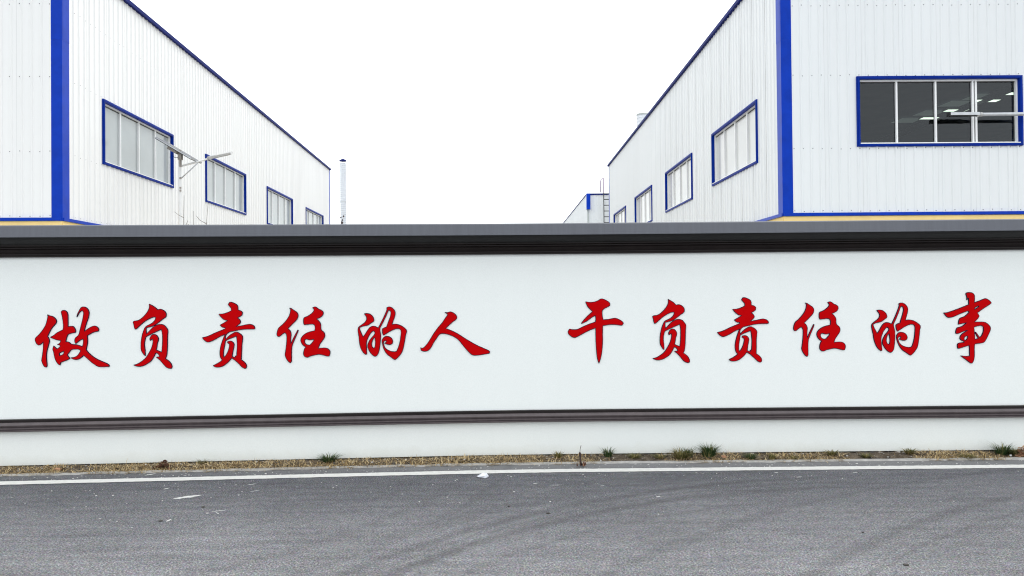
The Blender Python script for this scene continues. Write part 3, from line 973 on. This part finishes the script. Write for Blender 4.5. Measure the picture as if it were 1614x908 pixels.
# third building far along the row on the right
fb = empty("factory_building", "distant low white factory past the right one, with short blue corner box", "building", (5.22, 47, 0), 0.009, "white clad factory buildings with blue trim")
SF = Facade((0, 0, 0), (0, 1, 0), (-1, 0, 0))
FF = Facade((0, 0, 0), (1, 0, 0), (0, -1, 0))
clad(SF, 48.0, [], fb, M['clad_r'], 0.0, 8.42)
clad(FF, 12.0, [], fb, M['clad_r'], 0.0, 8.42)
m = MB()
fbox(m, SF, 0.0, 48.0, -0.2, 0.05, 8.42, 8.48)
fbox(m, FF, 0.22, 12.0, -0.2, 0.06, 8.40, 8.50)
m.build("eaves_flashing", M['navy'], fb)
m = MB()
m.box(-0.06, 0.20, -0.30, -0.02, 7.38, 8.47)
m.build("rainwater_box", M['blue'], fb)
m = MB()
m.tube([(0.06, -0.12, 0), (0.06, -0.12, 7.40)], 0.055, 10)
m.build("downpipe", M['pipe'], fb, smooth=True)
m = MB()
m.face([(0, .02, 8.44), (12, .02, 8.44), (12, 48, 8.44), (0, 48, 8.44)])
m.build("roof", M['roof'], fb)
m = MB()
m.face([(0, 48, 0), (12, 48, 0), (12, 48, 8.44), (0, 48, 8.44)])
m.face([(12, 0, 0), (12, 48, 0), (12, 48, 8.44), (12, 0, 8.44)])
m.build("rear_wall", M['clad_r'], fb)

# ladder fixed on its front, with a hooped handrail above the roof edge
lad = empty("wall_ladder", "dark steel ladder with mauve hand hoop on the distant factory front", "ladder", (6.30, 46.6, 0))
for x, mt in ((0.03, 'black'), (0.42, 'galv')):
    m = MB()
    m.box(x - .028, x + .028, -.027, .027, 0, 8.46 if x < .1 else 8.60)
    m.build("stile", M[mt], lad)
rung = MB()
rung.box(0.060, 0.50, -.022, .024, -.026, .026)
rung_me = rung.mesh("rung", M['black'])
for k in range(21):
    link("rung", rung_me, lad, (0, 0, 8.42 - 0.395 * k))
m = MB()
m.tube([(0.02, 0, 8.46), (0.02, 0, 9.46), (0.0, -.05, 9.5), (-0.14, .25, 9.36), (-0.15, .35, 8.55)], 0.028, 8)
m.build("hand_hoop", M['mauve'], lad, smooth=True)

# spiral duct chimneys
def spiral(name, label, loc, rad, z0, z1, pitch, cap):
    t = empty(name, label, "chimney", loc)
    m = MB()
    seg = 20
    z = z0
    pts = []
    while z < z1 - pitch:
        pts += [(z, rad), (z + pitch * .62, rad), (z + pitch * .75, rad + .018), (z + pitch * .9, rad + .018)]
        z += pitch
    pts.append((z1, rad))
    for zz, rr in pts:
        for s in range(seg):
            th = 2 * math.pi * s / seg
            m.v.append((rr * math.cos(th), rr * math.sin(th), zz + pitch * s / seg * 0.9 if 0 < pts.index((zz, rr)) < len(pts) - 1 else zz))
    for i in range(len(pts) - 1):
        for s in range(seg):
            s2 = (s + 1) % seg
            m.f.append((i * seg + s, i * seg + s2, (i + 1) * seg + s2, (i + 1) * seg + s))
    m.f.append(tuple((len(pts) - 1) * seg + s for s in range(seg)))
    m.build("duct", M['galv_pale'], t)
    if cap:
        m = MB()
        for s in range(3):
            th = 2 * math.pi * s / 3
            m.tube([(rad * .85 * math.cos(th), rad * .85 * math.sin(th), z1 - .05), (rad * .85 * math.cos(th), rad * .85 * math.sin(th), z1 + .16)], .012, 6)
        m.build("cap_bracket", M['galv'], t)
        m = MB()
        m.tube([(0, 0, z1 + .14), (0, 0, z1 + .20), (0, 0, z1 + .32)], [rad * 1.3, rad * 1.25, .02], 18)
        m.build("rain_cap", M['navy'], t)
        m = MB()
        m.tube([(0, 0, 5.45), (0, 0, 5.53)], rad + .03, 18)
        m.tube([(0, 0, 8.05), (0, 0, 8.11)], rad + .028, 18)
        m.build("clamp_band", M['galv'], t)
        m = MB()
        for k in range(7):
            th = -1.9 + random.uniform(-.5, .7)
            z = 6.7 + random.uniform(-.3, .4)
            m.obox(Matrix.Translation((rad * 1.05 * math.cos(th), rad * 1.05 * math.sin(th), z)) @ Matrix.Rotation(random.uniform(0, 1), 4, 'Y'), .035, .03, .05)
        m.build("fixing_clip", M['stalk'], t)
    else:
        m = MB()
        m.tube([(0, 0, z1 - .04), (0, 0, z1 + .03)], rad + .03, 24)
        m.build("top_rim", M['pipe'], t)
    return t
M['galv_pale'] = varied("pale_galvanised_duct", (0.66, 0.69, 0.74), 0.08, 5, 0.45)
random.seed(2)
spiral("chimney", "slender pale spiral duct chimney with dark cap beyond the left factory", (-11.58, 47.0, 0), 0.19, 0.0, 10.75, 0.14, True)
spiral("chimney", "fat grey spiral duct stub rising over the right factory's eaves", (6.99, 36.0, 8.9), 0.30, 0.0, 2.12, 0.17, False)

# ------------------------------------------------------------------ street lamps
def rot_from(dirv, up=(0, -1, 0)):
    z = Vector(dirv).normalized()
    y = Vector(up)
    y = (y - z * y.dot(z)).normalized()
    x = y.cross(z)
    return Matrix((x, y, z)).transposed().to_4x4()

sl = empty("street_lamp", "white solar street lamp with tilted panel and raised arm before left factory", "street lamp", (-8.26, 17.0, 0), 0, "solar street lamps inside the yard")
m = MB()
m.tube([(0, 0, 0), (0, 0, 4.6), (0, 0, 4.95)], [0.055, 0.033, 0.031], 14)
m.tube([(0, 0, 0), (0, 0, .03)], .16, 14)
m.build("pole", M['pole'], sl, smooth=False)
m = MB()
m.tube([(0.01, 0, 4.88), (0.01, 0, 5.28)], 0.036, 10)
m.obox(Matrix.Translation((0.02, -.01, 5.10)), .045, .045, .07)
m.build("mast_bracket", M['tan'], sl)
m = MB()
dirp = Vector((0.88, 0, -0.53))
cp_ = Vector((-.02, 0, 5.27))
m.obox(Matrix.Translation(cp_) @ rot_from(dirp), .30, .30, .51)
pan = MB()
# thin slab lying in the plane of its own length (x,z) and the line of sight (y)
nrm = Vector((0.53, 0, 0.88))
def slab(mb, c, d, n_, hl, hw, ht):
    d, n_ = Vector(d).normalized(), Vector(n_).normalized()
    w = n_.cross(d)
    mt = Matrix((d, w, n_)).transposed().to_4x4()
    mb.obox(Matrix.Translation(c) @ mt, hl, hw, ht)
slab(pan, cp_, dirp, nrm, .515, .30, .014)
pan.build("solar_panel", M['galv'], sl)
under = MB()
slab(under, cp_ - nrm * .022, dirp, nrm, .50, .28, .007)
under.build("panel_back", M['black'], sl)
cells = MB()
slab(cells, cp_ + nrm * .0165, dirp, nrm, .50, .285, .002)
cells.build("solar_cells", M['panel'], sl)
m = MB()
slab(m, (-.14, 0, 5.27), dirp, nrm, .13, .10, .045)
m.build("battery_box", M['tan'], sl)
m = MB()
m.tube([(-.17, -.02, 5.18), (-.12, -.03, 5.09), (-.05, -.03, 5.08), (.0, -.03, 5.12)], .007, 6)
m.build("cable", M['black'], sl)
m = MB()
m.tube([(0.02, 0, 4.87), (.45, 0, 4.98), (.78, 0, 5.075)], .023, 10)
m.build("arm", M['pole'], sl, smooth=True)
m = MB()
m.tube([(.035, 0, 4.57), (.45, 0, 4.945)], .014, 8)
m.build("brace", M['galv'], sl, smooth=True)
m = MB()
hd = Vector((.55, 0, .115)).normalized()
hn = Vector((-.2, -.35, .9)).normalized()
hn = (hn - hd * hn.dot(hd)).normalized()
slab(m, (1.03, 0, 5.14), hd, hn, .27, .085, .025)
slab(m, (.80, 0, 5.09), hd, hn, .10, .05, .034)
m.build("lamp_head", M['grey_metal'], sl)
m = MB()
slab(m, Vector((1.06, 0, 5.14)) - hn * .028, hd, hn, .21, .065, .004)
m.build("lens", M['tan'], sl)
m = MB()
for z in (4.57, 4.87, 4.33, 4.26):
    m.obox(Matrix.Translation((.03, -.03, z)), .018, .018, .022)
m.build("bolt", M['tan'], sl)

s2 = empty("lamp_arm", "grey lamp arm held close across the dark front window from the right edge", "lamp", (11.7, 14.22, 5.27))
m = MB()
m.tube([(-1.91, 0, -.005), (0, 0, 0)], .036, 12)
m.build("tube", M['galv'], s2, smooth=True)
m = MB()
m.box(-2.54, -1.94, -.06, .06, -.026, .032)
m.build("lamp_head", M['galv'], s2)
m = MB()
m.box(-2.52, -1.98, -.05, .05, -.036, -.028)
m.build("lens", M['black'], s2)
m = MB()
m.box(-2.562, -2.542, -.06, .06, -.032, .036)
m.build("end_cap", M['black'], s2)
m = MB()
m.tube([(-1.97, 0, -.005), (-1.92, 0, -.005)], .050, 12)
m.tube([(-1.90, 0, -.005), (-1.86, 0, -.005)], .046, 12)
m.build("clamp", M['grey_metal'], s2)
m = MB()
m.box(-.06, .02, .0, .17, -.05, .05)
m.box(-.10, .06, .15, .178, -.12, .12)
m.build("wall_bracket", M['galv'], s2)

# ------------------------------------------------------------------ bare saplings behind the wall
def sapling(loc, label, h, lean, seed, nb):
    random.seed(seed)
    t = empty("bare_sapling", label, "sapling", loc, 0, "bare saplings behind the wall")
    m = MB()
    pts = []
    for k in range(9):
        q = k / 8
        pts.append((lean * q * q * h + .02 * math.sin(q * 7 + seed), .03 * math.cos(q * 5), h * q))
    m.tube(pts, [0.016 * (1 - .75 * k / 8) for k in range(9)], 6)
    m.build("stem", M['twig'], t)
    for b in range(nb):
        q = random.uniform(.45, .95)
        i = min(7, int(q * 8))
        p = Vector(pts[i]).lerp(Vector(pts[i + 1]), q * 8 - i)
        sx = random.choice((-1, 1)) * random.uniform(.08, .26)
        up = random.uniform(.04, .22)
        m = MB()
        m.tube([p, p + Vector((sx * .5, random.uniform(-.05, .05), up * .4)), p + Vector((sx, random.uniform(-.1, .1), up))], [.009, .006, .004], 5)
        m.build("twig", M['twig'], t)
    return t
sapling((-7.46, 15.5, 0), "bare sapling with side twigs behind the wall, below the lamp pole", 3.92, 0.01, 4, 12)
sapling((-7.26, 15.5, 0), "short bare forked sapling just peeping over the wall beside taller one", 3.56, .012, 9, 10)
sapling((-6.98, 15.5, 0), "single curved bare twig behind the wall under the second window", 3.76, 0.018, 13, 3)

# ------------------------------------------------------------------ verge: straw, gravel, tufts
def blade(mb, base, h, lean, az, w, curl=0.5):
    d = Vector((math.cos(az), math.sin(az), 0))
    side = Vector((-d.y, d.x, 0)) * w
    p0 = base
    p1 = base + d * lean * .4 + Vector((0, 0, h * .6))
    p2 = base + d * lean + Vector((0, 0, h * (1 - curl * .3)))
    b = len(mb.v)
    mb.v += [tuple(p0 - side), tuple(p0 + side), tuple(p1 + side * .7), tuple(p1 - side * .7), tuple(p2)]
    mb.f += [(b, b + 1, b + 2, b + 3), (b + 3, b + 2, b + 4)]

random.seed(21)
mb = MB()
for k in range(24000):
    x = random.uniform(-6.2, 6.2)
    dens = noise.noise(Vector((x * 1.3, 4.0, 0))) + 0.5 * noise.noise(Vector((x * 4.1, 1.0, 0)))
    dens += 0.25 if x < 0.3 else 0.0
    if random.uniform(-.45, .75) > dens * 1.5:
        continue
    t = random.random() ** 1.7
    y = wall_y(x) - .33 + .30 * t
    base = Vector((x, y, soil_h(x, max(0, t - .03)) - .003))
    flat = random.random() < .7
    if flat:
        blade(mb, base, random.uniform(.006, .034), random.uniform(.03, .12), random.uniform(0, 6.28), random.uniform(.0014, .0036), .3)
    else:
        blade(mb, base, random.uniform(.012, .05) * (1.7 if random.random() < .05 else 1), random.uniform(.0, .06), random.uniform(0, 6.28), random.uniform(.0012, .0028), .5)
tag(mb.build("dry_grass", M['straw'], recalc=False), kind='stuff')

def stone_into(mb, c, r, flat=.7):
    bm = bmesh.new()
    bmesh.ops.create_icosphere(bm, subdivisions=1, radius=r)
    rz = Matrix.Rotation(random.uniform(0, 6.28), 3, 'Z')
    sx, sy = random.uniform(.7, 1.4), random.uniform(.7, 1.3)
    b = len(mb.v)
    for v in bm.verts:
        p = rz @ Vector((v.co.x * sx, v.co.y * sy, v.co.z * flat)) * random.uniform(.82, 1.15)
        mb.v.append(tuple(c + p))
    for f in bm.faces:
        mb.f.append(tuple(b + v.index for v in f.verts))
    bm.free()

random.seed(31)
mb = MB()
for k in range(1500):
    x = random.uniform(-6.2, 6.2)
    t = random.random()
    r = random.choice((.004, .005, .006, .007, .009, .012)) * random.uniform(.7, 1.2)
    if random.random() < .02:
        r *= 1.6
    stone_into(mb, Vector((x, wall_y(x) - .32 + .31 * t, soil_h(x, t) + r * .2)), r)
for k in range(420):
    x = random.uniform(-6.2, 6.2)
    if noise.noise(Vector((x * 1.1, 7, 0))) < -.1 and random.random() < .7:
        continue
    t = random.uniform(.72, .95)
    stone_into(mb, Vector((x, wall_y(x) - .32 + .31 * t, soil_h(x, t) + .003)), random.uniform(.006, .017), .75)
tag(mb.build("gravel", M['rock'], recalc=False), kind='stuff')

random.seed(41)
mb = MB()
for k in range(800):
    px = random.uniform(-60, 1680)
    q = random.random()
    if q < .55:
        x = random.uniform(-6, 6)
        y = wall_y(x) - random.uniform(.36, .53)
    else:
        x = random.uniform(-5.5, 5.5)
        y = wall_y(x) - .66 - abs(random.gauss(0, .55))
        if noise.noise(Vector((x * .7, y, 3))) < -.05 and random.random() < .8:
            continue
    r = random.uniform(.003, .0075) * (1.5 if random.random() < .08 else 1)
    stone_into(mb, Vector((x, y, .001)), r, .35)
tag(mb.build("pale_grit", M['grit'], recalc=False), kind='stuff')

def tuft(px, py, h, n_, spread, mat, label, seed, w=.003):
    """grass tuft rooted where the photograph shows it"""
    random.seed(seed)
    h, spread, n_ = h * 1.12, spread * 1.1, int(n_ * 1.5)
    p = on_ground(px, py, 0.008)
    p.y = min(p.y, wall_y(p.x) - .05)
    t = max(0, min(1, (p.y - (wall_y(p.x) - .315)) / .36))
    o = Vector((p.x, p.y, soil_h(p.x, t) - .004))
    mb = MB()
    for k in range(n_):
        az = random.uniform(0, 6.28)
        r = spread * .35 * random.random() ** .6
        base = Vector((math.cos(az) * r, math.sin(az) * r * .6, 0))
        hh = h * random.uniform(.45, 1.0)
        lean = spread * random.uniform(.15, .95)
        az2 = az + random.uniform(-.6, .6)
        ly = math.sin(az2) * lean
        if o.y + base.y + ly > wall_y(o.x) - .012:      # keep clear of the wall
            az2 = -abs(az2 % math.pi)
        blade(mb, base, hh, lean, az2, w * random.uniform(.6, 1.3), random.uniform(.2, 1.0))
    return tag(mb.build("grass_tuft", M[mat], recalc=False, loc=o), label, "grass tuft", "grass tufts on the verge along the wall")

tuft(518, 730, .085, 170, .13, 'green', "flat dark green tuft among straw below the left 任 and 的", 1)
tuft(880, 724, .075, 70, .07, 'olive', "small yellowish green tuft just left of the dead stalk", 2)
tuft(958, 723, .105, 90, .085, 'green', "upright thin green tuft just right of the dead stalk", 3)
tuft(1073, 724, .095, 170, .15, 'olive', "broad olive tuft left of the biggest green clump", 4)
tuft(1085, 722, .105, 70, .09, 'green', "spiky green tuft rising from the broad olive one", 14)
tuft(1117, 722, .130, 260, .13, 'green', "biggest bushy green grass clump on the verge, below 负 and 责", 5, .0028)
tuft(1183, 724, .065, 100, .09, 'green', "low dark green tuft just right of the brick shard", 6)
tuft(1217, 725, .075, 70, .06, 'olive', "small upright olive tuft between the low dark tuft and right 任", 7)
tuft(1311, 720, .055, 80, .09, 'olive', "thin straw coloured tuft below the right 任", 8)
tuft(1433, 717, .065, 90, .09, 'olive', "small straw green tuft below the right 的", 9)
tuft(1524, 722, .050, 110, .12, 'olive', "low olive tuft below the character 事", 10)
tuft(1580, 717, .125, 150, .15, 'green', "dark green tuft with long leaning blades near the right edge", 11, .0026)
tuft(1600, 718, .075, 130, .11, 'olive', "bushy dark olive tuft beside the russet leaves at right edge", 12)
tuft(322, 731, .06, 60, .12, 'olive', "thin greenish tuft among straw below the left 责", 15)
tuft(1000, 724, .05, 70, .1, 'olive', "sparse low olive tuft between the dead stalk and olive clump", 16)
tuft(1040, 724, .045, 70, .09, "olive", "low yellowish tuft left of the broad olive one", 17)
tuft(1250, 724, .04, 60, .09, "olive", "low pale tuft on the verge just left of the right 任", 18)
tuft(1365, 722, .045, 70, .08, "olive", "small yellowish tuft between the right 任 and 的", 19)

# dead stalk
p = on_ground(916, 733, .02)
t = empty("dead_stalk", "dark dead plant stalk standing upright at the verge edge", "plant", (p.x, p.y, .015))
random.seed(6)
m = MB()
m.tube([(0, 0, 0), (-.006, 0, .06), (-.010, 0, .115), (-.012, 0, .125)], [.010, .008, .010, .004], 7)
m.tube([(-.010, 0, .118), (-.008, 0, .15), (.001, 0, .185)], [.0028, .0022, .003], 6)
m.build("stem", M['stalk'], t)
m = MB()
for k in range(26):
    blade(m, Vector((random.uniform(-.04, .05), random.uniform(-.03, .03), 0)), random.uniform(.008, .045), random.uniform(.02, .05), random.uniform(0, 6.28), .006, .3)
m.build("withered_leaf", M['leaf'], t, recalc=False)

def leaf_heap(px, py, z, n_, sx, h, mat, label, seed):
    random.seed(seed)
    p = on_ground(px, py, z)
    p.y = min(p.y, wall_y(p.x) - .05)
    mb = MB()
    for k in range(n_):
        x = random.gauss(0, sx * .45)
        zz = h * (1 - min(1, abs(x) / sx)) * random.random()
        r = random.uniform(.010, .020)
        q = Matrix.Rotation(random.uniform(0, 6.28), 3, 'Z') @ Matrix.Rotation(random.uniform(-1.2, 1.2), 3, 'X')
        c = Vector((x, random.gauss(0, .018), zz))
        mb.face([c + q @ Vector(v) * r for v in ((-1, 0, 0), (-.2, -.55, .15), (1, -.1, .3), (.5, .5, .1), (-.4, .5, -.1))])
    return tag(mb.build("dead_leaf_clump", M[mat], recalc=False, loc=p), label, "dead leaves")
leaf_heap(258, 737, .02, 110, .085, .065, 'leaf', "dark brown clump of dead leaves against the wall foot at left", 3)
leaf_heap(1613, 720, .015, 90, .05, .11, 'clay', "russet heap of dead leaves at the right edge of the verge", 4)

def chunk(name, px, py, z, size, mat, label, cat, seed, group=None):
    random.seed(seed)
    p = on_ground(px, py, z)
    bm = bmesh.new()
    bmesh.ops.create_icosphere(bm, subdivisions=2, radius=1)
    for v in bm.verts:
        k = 1 + .22 * noise.noise(v.co * 1.7 + Vector((seed, 0, 0))) + .1 * noise.noise(v.co * 4 + Vector((0, seed, 0)))
        c = Vector((max(-.8, min(.8, v.co.x)), max(-.8, min(.8, v.co.y)), max(-.75, min(.75, v.co.z))))
        v.co = Vector((c.x * size[0], c.y * size[1], c.z * size[2])) * k
    me = bpy.data.meshes.new(name)
    bm.to_mesh(me)
    bm.free()
    me.materials.append(M[mat])
    return tag(link(name, me, None, p), label, cat, group)
chunk("brick_shard", 91, 740, .02, (.040, .025, .018), 'brick', "orange stone lump on the verge near the far left", "stone", 2)
chunk("brick_shard", 1141, 720, .022, (.030, .02, .016), 'brick', "pinkish brick shard right of the biggest grass clump", "stone", 5)
chunk("pale_stone", 1593, 718, .02, (.012, .010, .010), 'grit', "small whitish stone under the dark tuft near right edge", "stone", 6)
GP = "dark pebbles lying on the asphalt"
chunk("pebble", 864, 809, .004, (.017, .012, .007), 'pebble_dark', "dark pebble on the road on the tyre mark below the gap in the slogan", "pebble", 7, GP)
chunk("pebble", 802, 798, .004, (.011, .009, .006), 'pebble_dark', "tiny dark pebble on the road, up left of the one on the tyre mark", "pebble", 8, GP)
chunk("pebble", 1428, 890, .004, (.020, .012, .007), 'pebble_dark', "largest dark pebble, near the bottom right of the road", "pebble", 9, GP)
chunk("pebble", 1360, 839, .004, (.010, .008, .005), 'pebble_dark', "small dark pebble on the right part of the road, above the largest", "pebble", 10, GP)
chunk("pebble", 253, 821, .004, (.016, .010, .006), 'pebble_dark', "dark pebble beside a white chip on the left part of the road", "pebble", 11, GP)
chunk("pebble", 320, 799, .004, (.014, .010, .006), 'pebble_dark', "dark pebble on the left part of the road, below the long white splash", "pebble", 12, GP)

# crumpled plastic bag
random.seed(8)
p = on_ground(763, 753, 0.0)
bm = bmesh.new()
bmesh.ops.create_icosphere(bm, subdivisions=4, radius=1)
for v in bm.verts:
    q = v.co.copy()
    k = 1 + .35 * noise.noise(q * 2.1 + Vector((9, 0, 0))) + .22 * abs(noise.noise(q * 4.7)) - .12 * abs(noise.noise(q * 9.0))
    q = q * k
    tail = max(0, -q.x)
    z = max(-.05, q.z * (.85 - .55 * min(1, tail)) + .32)
    v.co = Vector((q.x * .035 - tail * .018, q.y * .024, z * .032))
me = bpy.data.meshes.new("plastic_bag")
bm.to_mesh(me)
bm.free()
me.materials.append(M['bag'])
tag(link("plastic_bag", me, None, (p.x, p.y, .005)), "crumpled white plastic bag lying by the white road line", "plastic bag")

# pale paint splashes on the asphalt: thin films on the road
def splash(px0, py0, px1, py1, wid, seed):
    random.seed(seed)
    a, b = on_ground(px0, py0), on_ground(px1, py1)
    d = (b - a)
    L = d.length
    d.normalize()
    s = Vector((-d.y, d.x, 0))
    up, dn = [], []
    k = 12
    for i in range(k + 1):
        q = i / k
        w = wid * math.sin(math.pi * min(1, max(0, q))) ** .7
        c = a + d * (L * q)
        up.append(c + s * (w * random.uniform(.6, 1.1)))
        dn.append(c - s * (w * random.uniform(.6, 1.1)))
    mb = MB()
    mb.face([(v.x, v.y, .0035) for v in dn + up[::-1][1:-1]])
    o = mb.build("paint_splash", M['splash'], road_o)
    return o
splash(272, 787, 318, 781, .034, 1)
splash(257, 772, 268, 769.5, .012, 2)
splash(262, 823, 270, 819, .012, 3)
splash(389, 765, 405, 763, .008, 4)
splash(333, 807, 356, 805, .006, 5)
splash(840, 763, 848, 762, .008, 6)
splash(866, 765.5, 886, 765, .006, 7)
splash(1034, 784, 1041, 783, .010, 8)
splash(1255, 753, 1264, 752, .008, 9)
splash(1220, 746, 1227, 745.5, .007, 10)
splash(1344, 745.5, 1352, 745, .007, 11)
splash(945, 767, 953, 766, .006, 12)
splash(228, 750, 246, 747, .018, 13)
splash(393, 776, 410, 773, .006, 14)
